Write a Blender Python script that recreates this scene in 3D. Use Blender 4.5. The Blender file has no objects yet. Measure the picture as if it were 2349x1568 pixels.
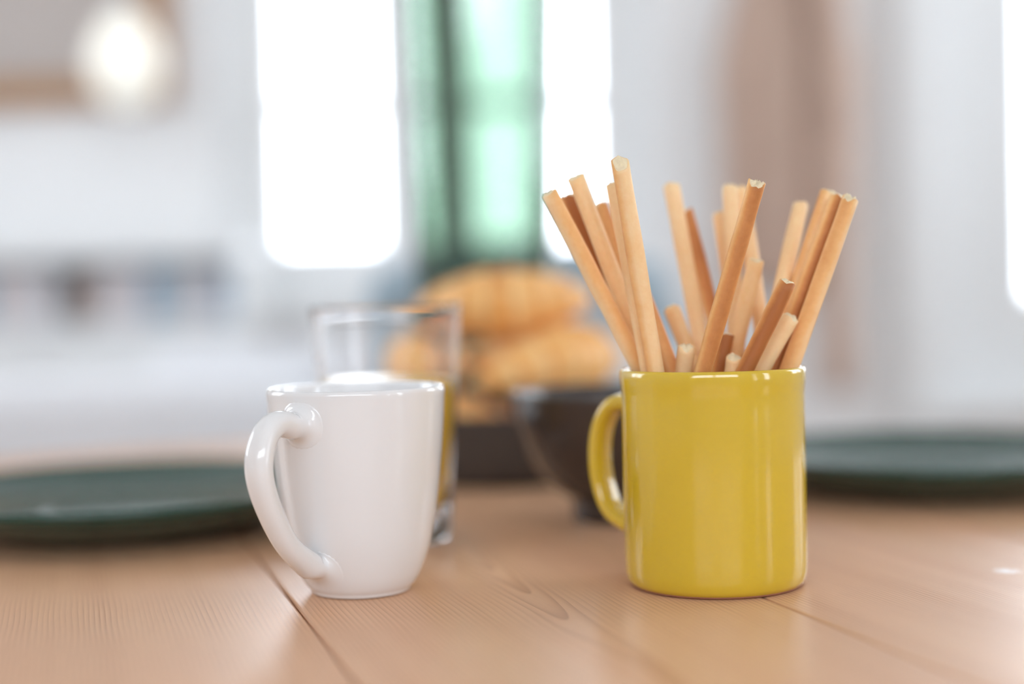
import bpy, bmesh, math, random
from mathutils import Vector, Matrix
from math import pi, sin, cos, radians, sqrt, atan2

SC = bpy.context.scene
COL = SC.collection
PX, CX, CY = 3350.0, 1174.5, 784.0            # focal length and centre for a 2349 x 1568 frame
TOP = 0.75                                    # height of the table top
EYE = Vector((0.0, 0.0, TOP + 0.1277))

# ------------------------------------------------------------------ camera
pitch, roll = radians(1.71), radians(1.4)
FWD = Vector((0, cos(pitch), -sin(pitch)))
U0 = Vector((0, sin(pitch), cos(pitch)))
X0 = Vector((1, 0, 0))
RIGHT = X0 * cos(roll) - U0 * sin(roll)
UP = X0 * sin(roll) + U0 * cos(roll)
cam = bpy.data.cameras.new('camera')
cam.sensor_fit = 'HORIZONTAL'
cam.sensor_width = 36.0
cam.lens = PX / 2349.0 * 36.0
cam.clip_start, cam.clip_end = 0.02, 60
cam.dof.use_dof = True
cam.dof.focus_distance = 0.607
cam.dof.aperture_fstop = 1.83
camo = bpy.data.objects.new('camera', cam)
COL.objects.link(camo)
camo.matrix_world = Matrix(((RIGHT.x, UP.x, -FWD.x, EYE.x), (RIGHT.y, UP.y, -FWD.y, EYE.y),
                            (RIGHT.z, UP.z, -FWD.z, EYE.z), (0, 0, 0, 1)))
SC.camera = camo

# ------------------------------------------------------------------ sky, windows' daylight, exposure
SKY = 6.0
world = bpy.data.worlds.new('overcast sky')
SC.world = world
world.use_nodes = True
bg = world.node_tree.nodes['Background']
bg.inputs[0].default_value = (0.89, 0.92, 1.0, 1)
bg.inputs[1].default_value = SKY
SC.view_settings.view_transform = 'Standard'
SC.view_settings.look = 'None'
SC.view_settings.gamma = 1.0
SC.view_settings.use_curve_mapping = False
SC.view_settings.exposure = 0.62
SC.cycles.use_denoising = True
SC.cycles.max_bounces = 14
SC.cycles.diffuse_bounces = 6
SC.cycles.glossy_bounces = 6
SC.cycles.transmission_bounces = 12
SC.cycles.transparent_max_bounces = 12
SC.cycles.sample_clamp_indirect = 6.0

ROOM = dict(x0=-2.6, x1=2.3, y0=-2.4, y1=3.0, h=2.6)


def portal(name, loc, rot, w, h):
    """sampling guide for the sky's light in a window opening"""
    l = bpy.data.lights.new(name, 'AREA')
    l.shape = 'RECTANGLE'
    l.size, l.size_y = w, h
    l.cycles.is_portal = True
    o = bpy.data.objects.new(name, l)
    COL.objects.link(o)
    o.location = loc
    o.rotation_euler = rot


# openings: (left, right, bottom, top) along the wall
WIN_A = (-0.60, 0.30, 0.875, 2.25)             # far wall, behind the vase
WIN_B = (0.875, 1.95, 0.64, 2.25)              # far wall, beyond the pale post
WIN_C = (-1.95, -1.35, 0.47, 2.25)            # right-hand wall (along y)
WIN_G = (-0.90, -0.30, 0.56, 2.25)            # right-hand wall, second narrow one
WIN_D = (-2.0, 1.6, 1.45, 2.42)               # unseen window behind the camera, set high and wide to fill the front
FILL_WIN_E = (1.25, 2.75, 0.98, 2.40)              # right-hand wall, near the far corner; unseen, added to brighten the far wall
FILL_WIN_F = (1.25, 2.75, 0.98, 2.40)              # left-hand wall; put in out of view to light the far wall
for nm, w, loc, rot in (
    ('daylight portal', WIN_A, ((WIN_A[0] + WIN_A[1]) / 2, ROOM['y1'] + .24, (WIN_A[2] + WIN_A[3]) / 2), (radians(-90), 0, 0)),
    ('daylight portal', WIN_B, ((WIN_B[0] + WIN_B[1]) / 2, ROOM['y1'] + .24, (WIN_B[2] + WIN_B[3]) / 2), (radians(-90), 0, 0)),
    ('daylight portal', WIN_C, (ROOM['x1'] + .24, (WIN_C[0] + WIN_C[1]) / 2, (WIN_C[2] + WIN_C[3]) / 2), (radians(90), 0, radians(90))),
    ('daylight portal', WIN_G, (ROOM['x1'] + .24, (WIN_G[0] + WIN_G[1]) / 2, (WIN_G[2] + WIN_G[3]) / 2), (radians(90), 0, radians(90))),
    ('daylight portal', FILL_WIN_E, (ROOM['x1'] + .24, (FILL_WIN_E[0] + FILL_WIN_E[1]) / 2, (FILL_WIN_E[2] + FILL_WIN_E[3]) / 2), (radians(90), 0, radians(90))),
    ('daylight portal', FILL_WIN_F, (ROOM['x0'] - .24, (FILL_WIN_F[0] + FILL_WIN_F[1]) / 2, (FILL_WIN_F[2] + FILL_WIN_F[3]) / 2), (radians(90), 0, radians(-90))),
    ('daylight portal', WIN_D, ((WIN_D[0] + WIN_D[1]) / 2, ROOM['y0'] - .24, (WIN_D[2] + WIN_D[3]) / 2), (radians(90), 0, 0)),
):
    portal(nm, loc, rot, w[1] - w[0], w[3] - w[2])


# ------------------------------------------------------------------ helpers
def at(x, y, Y):
    """point of the place seen at photo pixel (x, y), at world depth Y"""
    d = FWD + RIGHT * ((x - CX) / PX) - UP * ((y - CY) / PX)
    return EYE + d * ((Y - EYE.y) / d.y)


def onz(x, y, z):
    """point seen at photo pixel (x, y) on the level z"""
    d = FWD + RIGHT * ((x - CX) / PX) - UP * ((y - CY) / PX)
    return EYE + d * ((z - EYE.z) / d.z)


def empty(name, loc=(0, 0, 0), label=None, cat=None, group=None, kind=None, rz=0.0, parent=None):
    o = bpy.data.objects.new(name, None)
    COL.objects.link(o)
    o.empty_display_size = .05
    o.location = loc
    o.rotation_euler = (0, 0, rz)
    if parent:
        o.parent = parent
    tag(o, label, cat, group, kind)
    return o


def tag(o, label=None, cat=None, group=None, kind=None):
    for k, v in (('label', label), ('category', cat), ('group', group), ('kind', kind)):
        if v:
            o[k] = v
    return o


def obj(name, bm, mat, parent=None, smooth=True, loc=None):
    me = bpy.data.meshes.new(name)
    bmesh.ops.recalc_face_normals(bm, faces=bm.faces)
    bm.to_mesh(me)
    bm.free()
    if smooth:
        for p in me.polygons:
            p.use_smooth = True
    me.materials.append(mat)
    o = bpy.data.objects.new(name, me)
    COL.objects.link(o)
    if parent:
        o.parent = parent
    if loc is not None:
        o.location = loc
    return o


def box(bm, x0, x1, y0, y1, z0, z1, bevel=0.0, seg=2):
    r = bmesh.ops.create_cube(bm, size=1.0)
    vs = r['verts']
    for v in vs:
        v.co = Vector((x0 + (v.co.x + .5) * (x1 - x0), y0 + (v.co.y + .5) * (y1 - y0), z0 + (v.co.z + .5) * (z1 - z0)))
    if bevel:
        es = list({e for v in vs for e in v.link_edges})
        bmesh.ops.bevel(bm, geom=es, offset=bevel, segments=seg, affect='EDGES', profile=.5)
    return vs


def boxes(*bs, bevel=0.0):
    bm = bmesh.new()
    for b in bs:
        box(bm, *b, bevel=bevel)
    return bm


def lathe(bm, prof, n=96, c=(0, 0, 0), caps=False):
    """revolve (r, z) pairs; r == 0 makes a pole"""
    rings = []
    for r, z in prof:
        if r <= 1e-7:
            rings.append([bm.verts.new((c[0], c[1], c[2] + z))])
        else:
            rings.append([bm.verts.new((c[0] + r * cos(2 * pi * i / n), c[1] + r * sin(2 * pi * i / n), c[2] + z)) for i in range(n)])
    for a, b in zip(rings, rings[1:]):
        for i in range(n):
            j = (i + 1) % n
            if len(a) == 1 and len(b) == 1:
                break
            if len(a) == 1:
                bm.faces.new((a[0], b[j], b[i]))
            elif len(b) == 1:
                bm.faces.new((a[i], a[j], b[0]))
            else:
                bm.faces.new((a[i], a[j], b[j], b[i]))
    return rings


def smooth_profile(pts, n=6, closed=False):
    """Catmull-Rom through 2-D/3-D points"""
    P = [Vector(p) for p in pts]
    out = []
    for i in range(len(P) - 1):
        p0 = P[max(i - 1, 0)]
        p1, p2 = P[i], P[i + 1]
        p3 = P[min(i + 2, len(P) - 1)]
        for k in range(n):
            t = k / n
            out.append(0.5 * ((2 * p1) + (p2 - p0) * t + (2 * p0 - 5 * p1 + 4 * p2 - p3) * t * t + (3 * p1 - p0 - 3 * p2 + p3) * t ** 3))
    out.append(P[-1])
    return out


def tube(bm, pts, radii, n=12, up=None, cap=True, sq=None):
    """sweep an ellipse (rx along the side vector, ry along the normal) along pts"""
    pts = [Vector(p) for p in pts]
    rings = []
    side0 = None
    for i, p in enumerate(pts):
        t = (pts[min(i + 1, len(pts) - 1)] - pts[max(i - 1, 0)]).normalized()
        if up is not None:
            s = Vector(up)
            s = (s - t * s.dot(t)).normalized()
        else:
            if side0 is None:
                a = Vector((0, 0, 1)) if abs(t.z) < .9 else Vector((1, 0, 0))
                side0 = t.cross(a).normalized()
            s = (side0 - t * side0.dot(t)).normalized()
            side0 = s
        nrm = t.cross(s)
        r = radii[i] if isinstance(radii, (list, tuple)) else radii
        rx, ry = r if isinstance(r, (list, tuple)) else (r, r)
        ring = []
        for k in range(n):
            a = 2 * pi * k / n
            ca, sa = cos(a), sin(a)
            if sq:
                ca = math.copysign(abs(ca) ** sq, ca)
                sa = math.copysign(abs(sa) ** sq, sa)
            ring.append(bm.verts.new(p + s * (rx * ca) + nrm * (ry * sa)))
        rings.append(ring)
    for a, b in zip(rings, rings[1:]):
        for k in range(n):
            j = (k + 1) % n
            bm.faces.new((a[k], a[j], b[j], b[k]))
    if cap:
        bm.faces.new(list(reversed(rings[0])))
        bm.faces.new(rings[-1])
    return rings


def hsh(*a):
    x = sin(sum(v * k for v, k in zip(a, (12.9898, 78.233, 37.719, 94.673)))) * 43758.5453
    return x - math.floor(x)


# ------------------------------------------------------------------ materials
class NT:
    def __init__(self, name):
        self.m = bpy.data.materials.new(name)
        self.m.use_nodes = True
        self.t = self.m.node_tree
        self.b = self.t.nodes['Principled BSDF']
        self.out = self.t.nodes['Material Output']

    def n(self, ty, **kw):
        nd = self.t.nodes.new(ty)
        for k, v in kw.items():
            if k.startswith('i_'):
                key = k[2:]
                key = int(key) if key.isdigit() else key.replace('_', ' ')
                self.set(nd.inputs[key], v)
            else:
                setattr(nd, k, v)
        return nd

    def set(self, sock, v):
        if hasattr(v, 'links'):
            self.t.links.new(v, sock)
        else:
            sock.default_value = v

    def math(self, op, a, b=0.0, c=0.0, clamp=False):
        nd = self.t.nodes.new('ShaderNodeMath')
        nd.operation = op
        nd.use_clamp = clamp
        for s, v in zip(nd.inputs, (a, b, c)):
            self.set(s, v)
        return nd.outputs[0]

    def mix(self, f, a, b):
        nd = self.t.nodes.new('ShaderNodeMix')
        nd.data_type = 'RGBA'
        self.set(nd.inputs[0], f)
        self.set(nd.inputs[6], a)
        self.set(nd.inputs[7], b)
        return nd.outputs[2]

    def ramp(self, f, stops):
        nd = self.t.nodes.new('ShaderNodeValToRGB')
        el = nd.color_ramp.elements
        while len(el) < len(stops):
            el.new(.5)
        for e, (p, c) in zip(el, stops):
            e.position = p
            e.color = c if len(c) == 4 else (*c, 1)
        self.set(nd.inputs[0], f)
        return nd.outputs[0]

    def noise(self, vec, scale, detail=3, rough=.5, out='Fac'):
        nd = self.n('ShaderNodeTexNoise')
        nd.inputs['Scale'].default_value = scale
        nd.inputs['Detail'].default_value = detail
        nd.inputs['Roughness'].default_value = rough
        if vec is not None:
            self.t.links.new(vec, nd.inputs['Vector'])
        return nd.outputs[out]

    def bump(self, h, strength=.2, dist=.001):
        nd = self.n('ShaderNodeBump')
        nd.inputs['Strength'].default_value = strength
        nd.inputs['Distance'].default_value = dist
        self.t.links.new(h, nd.inputs['Height'])
        self.t.links.new(nd.outputs[0], self.b.inputs['Normal'])
        return nd

    def coords(self, which='Object'):
        return self.n('ShaderNodeTexCoord').outputs[which]


def c4(c):
    return (*c, 1.0)


def plain(name, col, rough=.5, var=.04, scale=20, spec=.5, bump=0.0, bscale=200, coat=0.0, metallic=0.0, sheen=0.0):
    """one colour with a slight procedural variation"""
    k = NT(name)
    v = k.coords()
    f = k.noise(v, scale)
    k.set(k.b.inputs['Base Color'], k.mix(f, c4([x * (1 - var) for x in col]), c4([min(1, x * (1 + var)) for x in col])))
    k.b.inputs['Roughness'].default_value = rough
    k.b.inputs['Specular IOR Level'].default_value = spec
    k.b.inputs['Coat Weight'].default_value = coat
    k.b.inputs['Coat Roughness'].default_value = .05
    k.b.inputs['Metallic'].default_value = metallic
    k.b.inputs['Sheen Weight'].default_value = sheen
    if bump:
        k.bump(k.noise(v, bscale, 4), bump, .001)
    return k.m


def mat_wood_plank():
    """pine: growth rings cut along the board; the object's origin lies at the board's pith line, x runs along the board"""
    k = NT('pine board')
    v = k.coords()
    sep = k.n('ShaderNodeSeparateXYZ', i_0=v)
    x, y = sep.outputs[0], sep.outputs[1]          # x along, y across
    rnd = k.n('ShaderNodeObjectInfo').outputs['Random']
    off = k.n('ShaderNodeCombineXYZ', i_0=k.math('MULTIPLY', x, 2.2), i_1=k.math('MULTIPLY', y, 9.0), i_2=k.math('MULTIPLY', rnd, 40.0)).outputs[0]
    w1 = k.noise(off, 1.6, 2)
    off2 = k.n('ShaderNodeCombineXYZ', i_0=k.math('MULTIPLY', x, 14.0), i_1=k.math('MULTIPLY', y, 60.0), i_2=k.math('MULTIPLY', rnd, 17.0)).outputs[0]
    w2 = k.noise(off2, 1.0, 1)
    h = k.math('ADD', k.math('MULTIPLY', x, -0.034), k.math('ADD', 0.016, k.math('MULTIPLY', k.math('SUBTRACT', w1, .5), .014)))
    r = k.math('SQRT', k.math('ADD', k.math('MULTIPLY', y, y), k.math('MULTIPLY', h, h)))
    r = k.math('ADD', r, k.math('ADD', k.math('MULTIPLY', k.math('SUBTRACT', w2, .5), .0018), k.math('MULTIPLY', k.noise(k.n('ShaderNodeCombineXYZ', i_0=k.math('MULTIPLY', r, 110.0), i_1=rnd).outputs[0], 1.0, 1), .0022)))
    ring = k.math('FRACT', k.math('MULTIPLY', r, 440.0))
    late = k.math('POWER', ring, 2.6)
    amp = k.noise(k.n('ShaderNodeCombineXYZ', i_0=k.math('MULTIPLY', r, 60.0), i_1=rnd).outputs[0], 1.0, 3)
    late = k.math('MULTIPLY', late, k.math('SUBTRACT', k.math('MULTIPLY', amp, 2.4), .55, clamp=True), clamp=True)
    base = k.mix(w1, c4((.68, .41, .235)), c4((.78, .49, .30)))
    blotch = k.noise(off, 3.0, 3)
    base = k.mix(k.math('MULTIPLY', k.math('SUBTRACT', blotch, .35, clamp=True), .9, clamp=True), base, c4((.66, .35, .22)))
    col = k.mix(k.math('MULTIPLY', late, .85), base, c4((.43, .20, .10)))
    # fine pores
    por = k.noise(k.n('ShaderNodeCombineXYZ', i_0=k.math('MULTIPLY', x, 60.0), i_1=k.math('MULTIPLY', y, 1500.0)).outputs[0], 1.0, 2)
    col = k.mix(k.math('MULTIPLY', k.math('SUBTRACT', por, .5, clamp=True), .5), col, c4((.34, .17, .09)))
    # a few whitish scuffs in the finish
    sc = k.noise(k.n('ShaderNodeCombineXYZ', i_0=k.math('MULTIPLY', x, 40.0), i_1=k.math('MULTIPLY', y, 40.0), i_2=rnd).outputs[0], .55, 5, .62)
    scf = k.math('MULTIPLY', k.math('SUBTRACT', sc, .74, clamp=True), 6.0, clamp=True)
    col = k.mix(scf, col, c4((.80, .72, .66)))
    # one white smudge on the board beside the window-side plate
    pos = k.n('ShaderNodeNewGeometry').outputs['Position']
    sm = onz(2308, 1309, TOP)
    dv = k.n('ShaderNodeVectorMath', operation='SUBTRACT', i_0=pos)
    dv.inputs[1].default_value = sm
    ds = k.n('ShaderNodeVectorMath', operation='MULTIPLY', i_0=dv.outputs[0])
    ds.inputs[1].default_value = (1 / .012, 1 / .013, 0)
    ln = k.n('ShaderNodeVectorMath', operation='LENGTH', i_0=ds.outputs[0])
    ms = k.math('SUBTRACT', k.math('SUBTRACT', 1.15, ln.outputs['Value']), k.math('MULTIPLY', k.noise(pos, 260, 4, .65), 1.1), clamp=True)
    col = k.mix(k.math('MULTIPLY', ms, 2.0, clamp=True), col, c4((.90, .88, .88)))
    k.set(k.b.inputs['Base Color'], col)
    rg = k.math('ADD', .27, k.math('MULTIPLY', blotch, .18))
    k.set(k.b.inputs['Roughness'], rg)
    k.b.inputs['Specular IOR Level'].default_value = .32
    hgt = k.math('ADD', k.math('MULTIPLY', late, -.5), k.math('MULTIPLY', w2, .9))
    k.bump(hgt, .10, .0008)
    return k.m


def mat_bread():
    """crust of a breadstick: z along it; baked darker on one side; the custom property 'toast' says how dark, painted shade included"""
    k = NT('breadstick crust')
    v = k.coords()
    sep = k.n('ShaderNodeSeparateXYZ', i_0=v)
    side = k.math('MULTIPLY', sep.outputs[0], 1 / .0037)
    n1 = k.noise(v, 60, 4, .6)
    n2 = k.noise(v, 380, 4, .6)
    a = k.n('ShaderNodeAttribute')
    a.attribute_type = 'OBJECT'
    a.attribute_name = 'toast_shade'
    t = a.outputs['Fac']
    edge = k.math('SMOOTHSTEP' if False else 'MULTIPLY', k.math('ADD', side, -.15), .8, clamp=True)
    f = k.math('ADD', k.math('MULTIPLY', edge, k.math('ADD', .35, k.math('MULTIPLY', t, 1.0))), k.math('MULTIPLY', t, .38))
    f = k.math('ADD', f, k.math('MULTIPLY', k.math('SUBTRACT', n1, .5), .34))
    f = k.math('ADD', f, k.math('MULTIPLY', k.math('SUBTRACT', n2, .5), .22), clamp=True)
    col = k.ramp(f, [(0.0, (.93, .67, .38)), (.30, (.86, .49, .20)), (.65, (.68, .29, .09)), (1.0, (.42, .145, .04))])
    k.set(k.b.inputs['Base Color'], col)
    k.b.inputs['Roughness'].default_value = .55
    k.b.inputs['Specular IOR Level'].default_value = .35
    k.b.inputs['Subsurface Weight'].default_value = .18
    k.b.inputs['Subsurface Radius'].default_value = (.004, .002, .001)
    k.b.inputs['Subsurface Scale'].default_value = .5
    k.bump(k.math('ADD', k.math('MULTIPLY', n2, .6), k.noise(v, 900, 3)), .25, .0004)
    return k.m


def mat_croissant():
    k = NT('croissant crust')
    v = k.coords()
    n1 = k.noise(v, 22, 4, .6)
    n2 = k.noise(v, 120, 4, .6)
    a = k.n('ShaderNodeAttribute')
    a.attribute_name = 'layer'
    f = k.math('ADD', k.math('MULTIPLY', a.outputs['Fac'], .55), k.math('MULTIPLY', k.math('SUBTRACT', n1, .4), .8))
    f = k.math('ADD', f, k.math('MULTIPLY', k.math('SUBTRACT', n2, .5), .25), clamp=True)
    col = k.ramp(f, [(0.0, (.98, .68, .32)), (.45, (.95, .49, .15)), (.75, (.66, .24, .045)), (1.0, (.42, .13, .025))])
    k.set(k.b.inputs['Base Color'], col)
    k.b.inputs['Roughness'].default_value = .4
    k.bump(n2, .3, .001)
    return k.m


def mat_glass(name, col=(1, 1, 1), rough=0.0, ior=1.5):
    k = NT(name)
    n = k.noise(k.coords(), 30)
    k.set(k.b.inputs['Base Color'], k.mix(n, c4(col), c4([min(1, x * 1.01) for x in col])))
    k.b.inputs['Transmission Weight'].default_value = 1.0
    k.b.inputs['Roughness'].default_value = rough
    k.b.inputs['IOR'].default_value = ior
    return k.m


def mat_pane():
    k = NT('window pane')
    tr = k.n('ShaderNodeBsdfTransparent')
    tr.inputs[0].default_value = (.96, .98, .98, 1)
    gl = k.n('ShaderNodeBsdfGlossy')
    gl.inputs['Roughness'].default_value = .02
    fr = k.n('ShaderNodeFresnel')
    fr.inputs[0].default_value = 1.45
    mx = k.n('ShaderNodeMixShader')
    k.t.links.new(k.math('MULTIPLY', fr.outputs[0], .8), mx.inputs[0])
    k.t.links.new(tr.outputs[0], mx.inputs[1])
    k.t.links.new(gl.outputs[0], mx.inputs[2])
    k.t.links.new(mx.outputs[0], k.out.inputs[0])
    return k.m


def mat_glaze(name, col, dark, rough=.12, coat=.6, var=.5):
    """glazed stoneware: pooled colour, faint speckle"""
    k = NT(name)
    v = k.coords()
    n1 = k.noise(v, 18, 3)
    n2 = k.noise(v, 260, 3, .6)
    f = k.math('ADD', k.math('MULTIPLY', n1, var), k.math('MULTIPLY', k.math('SUBTRACT', n2, .5), .3), clamp=True)
    k.set(k.b.inputs['Base Color'], k.mix(f, c4(col), c4(dark)))
    k.b.inputs['Roughness'].default_value = rough
    k.b.inputs['Coat Weight'].default_value = coat
    k.b.inputs['Coat Roughness'].default_value = .06
    return k.m


M = {}
M['wall'] = plain('white wall paint', (.80, .80, .80), .75, .015, 3, bump=.05, bscale=90)
M['ceiling'] = plain('white ceiling paint', (.82, .82, .80), .8, .01, 3)
M['white_paint'] = plain('white gloss paint', (.80, .81, .81), .35, .015, 8)
M['pine'] = mat_wood_plank()
M['pine_leg'] = plain('pine leg', (.58, .36, .22), .4, .12, 14)
M['floor'] = plain('floor board', (.42, .27, .17), .35, .18, 9)
M['bread'] = mat_bread()
M['crumb'] = plain('bread crumb', (.92, .74, .50), .75, .16, 420, .2, bump=.6, bscale=900)
M['croissant'] = mat_croissant()
M['white_mug'] = plain('white porcelain', (.79, .782, .782), .09, .012, 25, .5, coat=.3)
M['yellow_mug'] = mat_glaze('yellow glaze', (.67, .465, .032), (.60, .395, .024), .10, .5)
M['clay'] = plain('bare clay', (.30, .12, .06), .8, .15, 120)
M['green_plate'] = mat_glaze('dark green glaze', (.020, .070, .054), (.011, .038, .030), .13, .25)
M['brown_bowl'] = mat_glaze('dark brown glaze', (.056, .042, .037), (.036, .027, .024), .22, .25)
M['brown_dish'] = mat_glaze('dark brown stoneware', (.078, .064, .058), (.055, .045, .041), .4, .0)
M['glass'] = mat_glass('clear glass', (1, 1, 1))


def mat_green_glass():
    m = mat_glass('green glass', (.83, .87, .82))
    t = m.node_tree
    v = t.nodes.new('ShaderNodeVolumeAbsorption')
    v.inputs['Color'].default_value = (.05, .235, .12, 1)
    v.inputs['Density'].default_value = 205
    t.links.new(v.outputs[0], t.nodes['Material Output'].inputs['Volume'])
    return m


M['green_glass'] = mat_green_glass()
M['pane'] = mat_pane()
M['linen'] = plain('white linen', (.80, .81, .84), .85, .03, 12, .2, bump=.25, bscale=500, sheen=.2)
M['grey_blue'] = plain('grey blue paint', (.36, .48, .56), .5, .06, 12)
M['taupe'] = plain('taupe wool', (.55, .405, .325), .9, .12, 18, .2, bump=.4, bscale=400, sheen=.3)
M['frame_wood'] = plain('orange brown wood', (.37, .20, .09), .4, .18, 25)
M['print_paper'] = plain('beige print', (.46, .41, .38), .7, .10, 4)
M['mat_board'] = plain('pale mat board', (.62, .58, .54), .8, .04, 9)


def mat_lamp_paper():
    k = NT('white lamp paper')
    n = k.noise(k.coords(), 40)
    col = k.mix(n, c4((.86, .86, .84)), c4((.90, .90, .88)))
    d = k.n('ShaderNodeBsdfDiffuse')
    t = k.n('ShaderNodeBsdfTranslucent')
    k.set(d.inputs[0], col)
    k.set(t.inputs[0], col)
    m = k.n('ShaderNodeMixShader')
    m.inputs[0].default_value = .5
    k.t.links.new(d.outputs[0], m.inputs[1])
    k.t.links.new(t.outputs[0], m.inputs[2])
    k.t.links.new(m.outputs[0], k.out.inputs[0])
    return k.m


def mat_bulb():
    k = NT('lit bulb')
    k.set(k.b.inputs['Emission Color'], k.mix(k.noise(k.coords(), 30), c4((1, .96, .9)), c4((1, .97, .92))))
    k.b.inputs['Emission Strength'].default_value = 6
    return k.m


M['lamp_paper'] = mat_lamp_paper()
M['bulb'] = mat_bulb()
M['metal'] = plain('brushed metal', (.55, .55, .55), .35, .05, 40, metallic=1.0)
M['brown_clay'] = plain('brown clay', (.50, .41, .36), .6, .12, 30)
M['teal_book'] = plain('teal book cloth', (.27, .37, .43), .7, .1, 30)
M['blue_book'] = plain('blue grey book cloth', (.30, .40, .50), .7, .1, 30)
M['pink_book'] = plain('pale pink book cloth', (.62, .54, .53), .7, .06, 30)
M['grey_book'] = plain('pale grey book cloth', (.56, .57, .60), .7, .06, 30)
M['page'] = plain('book pages', (.78, .74, .66), .9, .04, 60)


def mat_juice():
    k = NT('orange juice')
    n = k.noise(k.coords(), 60)
    col = k.mix(n, c4((1, .60, .06)), c4((1, .65, .08)))
    k.set(k.b.inputs['Base Color'], col)
    k.b.inputs['Roughness'].default_value = .12
    return k.m


M['juice'] = mat_juice()

# ------------------------------------------------------------------ room shell
R = ROOM
T = .25


def wall_x(name, y_in, y_out, openings):
    """wall running along x between y_in and y_out with rectangular openings (x0, x1, z0, z1)"""
    bm = bmesh.new()
    xs = R['x0'] - T
    for (a, b, z0, z1) in sorted(openings):
        box(bm, xs, a, min(y_in, y_out), max(y_in, y_out), 0, R['h'])
        box(bm, a, b, min(y_in, y_out), max(y_in, y_out), 0, z0)
        box(bm, a, b, min(y_in, y_out), max(y_in, y_out), z1, R['h'])
        xs = b
    box(bm, xs, R['x1'] + T, min(y_in, y_out), max(y_in, y_out), 0, R['h'])
    return tag(obj(name, bm, M['wall'], smooth=False), kind='structure')


def wall_y(name, x_in, x_out, openings):
    bm = bmesh.new()
    ys = R['y0']
    for (a, b, z0, z1) in sorted(openings):
        box(bm, min(x_in, x_out), max(x_in, x_out), ys, a, 0, R['h'])
        box(bm, min(x_in, x_out), max(x_in, x_out), a, b, 0, z0)
        box(bm, min(x_in, x_out), max(x_in, x_out), a, b, z1, R['h'])
        ys = b
    box(bm, min(x_in, x_out), max(x_in, x_out), ys, R['y1'], 0, R['h'])
    return tag(obj(name, bm, M['wall'], smooth=False), kind='structure')


wall_x('wall_back', R['y1'], R['y1'] + T, [WIN_A, WIN_B])
wall_x('wall_front', R['y0'] - T, R['y0'], [WIN_D])
wall_y('wall_right', R['x1'], R['x1'] + T, [WIN_C, WIN_G, FILL_WIN_E])
wall_y('wall_left', R['x0'] - T, R['x0'], [FILL_WIN_F])
tag(obj('ceiling', boxes((R['x0'] - T, R['x1'] + T, R['y0'] - T, R['y1'] + T, R['h'], R['h'] + .1)), M['ceiling'], smooth=False), kind='structure')
fl = tag(obj('floor', boxes((R['x0'] - T, R['x1'] + T, R['y0'] - T, R['y1'] + T, -.06, -.012)), M['floor'], smooth=False), kind='structure')
nb = 34
wb = (R['x1'] - R['x0']) / nb
bmf = boxes((0, wb - .002, R['y0'], R['y1'], -.012, 0))
fb0 = obj('floor_board', bmf, M['floor'], fl, smooth=False)
fb0.location.x = R['x0']
for i in range(1, nb):
    c = fb0.copy()
    COL.objects.link(c)
    c.location.x = R['x0'] + i * wb
for nm, b in (('baseboard_back', (R['x0'], R['x1'], R['y1'] - .015, R['y1'], 0, .1)),
              ('baseboard_left', (R['x0'], R['x0'] + .015, R['y0'], R['y1'] - .015, 0, .1)),
              ('baseboard_right', (R['x1'] - .015, R['x1'], R['y0'], R['y1'] - .015, 0, .1))):
    tag(obj(nm, boxes(b), M['white_paint'], smooth=False), kind='structure')


def window(name, w, place, leaves, bars=(), sash=.06, outer=.05, mull=.0, handle=True):
    """casement window built in local x (along), y (depth, room side negative), z; place = (loc, rz)"""
    x0, x1, z0, z1 = w
    W = x1 - x0
    root = empty(name, place[0], kind='structure', rz=place[1])
    obj('window_frame', boxes((0, outer, -.03, .07, z0, z1), (W - outer, W, -.03, .07, z0, z1),
                              (outer, W - outer, -.03, .07, z0, z0 + outer), (outer, W - outer, -.03, .07, z1 - outer, z1)),
        M['white_paint'], root, False)
    ins = [(outer + (W - 2 * outer) * a, outer + (W - 2 * outer) * b) for a, b in leaves]
    for i, (a, b) in enumerate(ins):
        s = sash
        f = obj('casement', boxes((a, a + s, -.02, .03, z0 + outer, z1 - outer), (b - s, b, -.02, .03, z0 + outer, z1 - outer),
                                  (a + s, b - s, -.02, .03, z0 + outer, z0 + outer + s), (a + s, b - s, -.02, .03, z1 - outer - s, z1 - outer)),
                M['white_paint'], root, False)
        obj('pane', boxes((a + s, b - s, .003, .007, z0 + outer + s, z1 - outer - s)), M['pane'], f, False)
        for zb in bars:
            obj('glazing_bar', boxes((a + s, b - s, -.012, .022, zb - .014, zb + .014)), M['white_paint'], f, False)
    for (a0, b0), (a1, b1) in zip(ins, ins[1:]):
        if a1 - b0 > .005:
            obj('mullion', boxes((b0, a1, -.03, .07, z0 + outer, z1 - outer)), M['white_paint'], root, False)
    if handle and len(ins) > 1:
        a = ins[0][1]
        bm = bmesh.new()
        zc = (z0 + z1) / 2
        box(bm, a - .012, a + .012, -.03, -.02, zc - .04, zc + .04, .003)
        box(bm, a - .008, a + .008, -.055, -.03, zc - .01, zc + .01, .003)
        box(bm, a - .008, a + .008, -.062, -.05, zc - .11, zc + .01, .004)
        obj('window_handle', bm, M['metal'], root)
    obj('window_sill', boxes((-.06, W + .06, -.16, -.03, z0 - .03, z0 - .002), bevel=.004), M['white_paint'], root, False)
    return root


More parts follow.
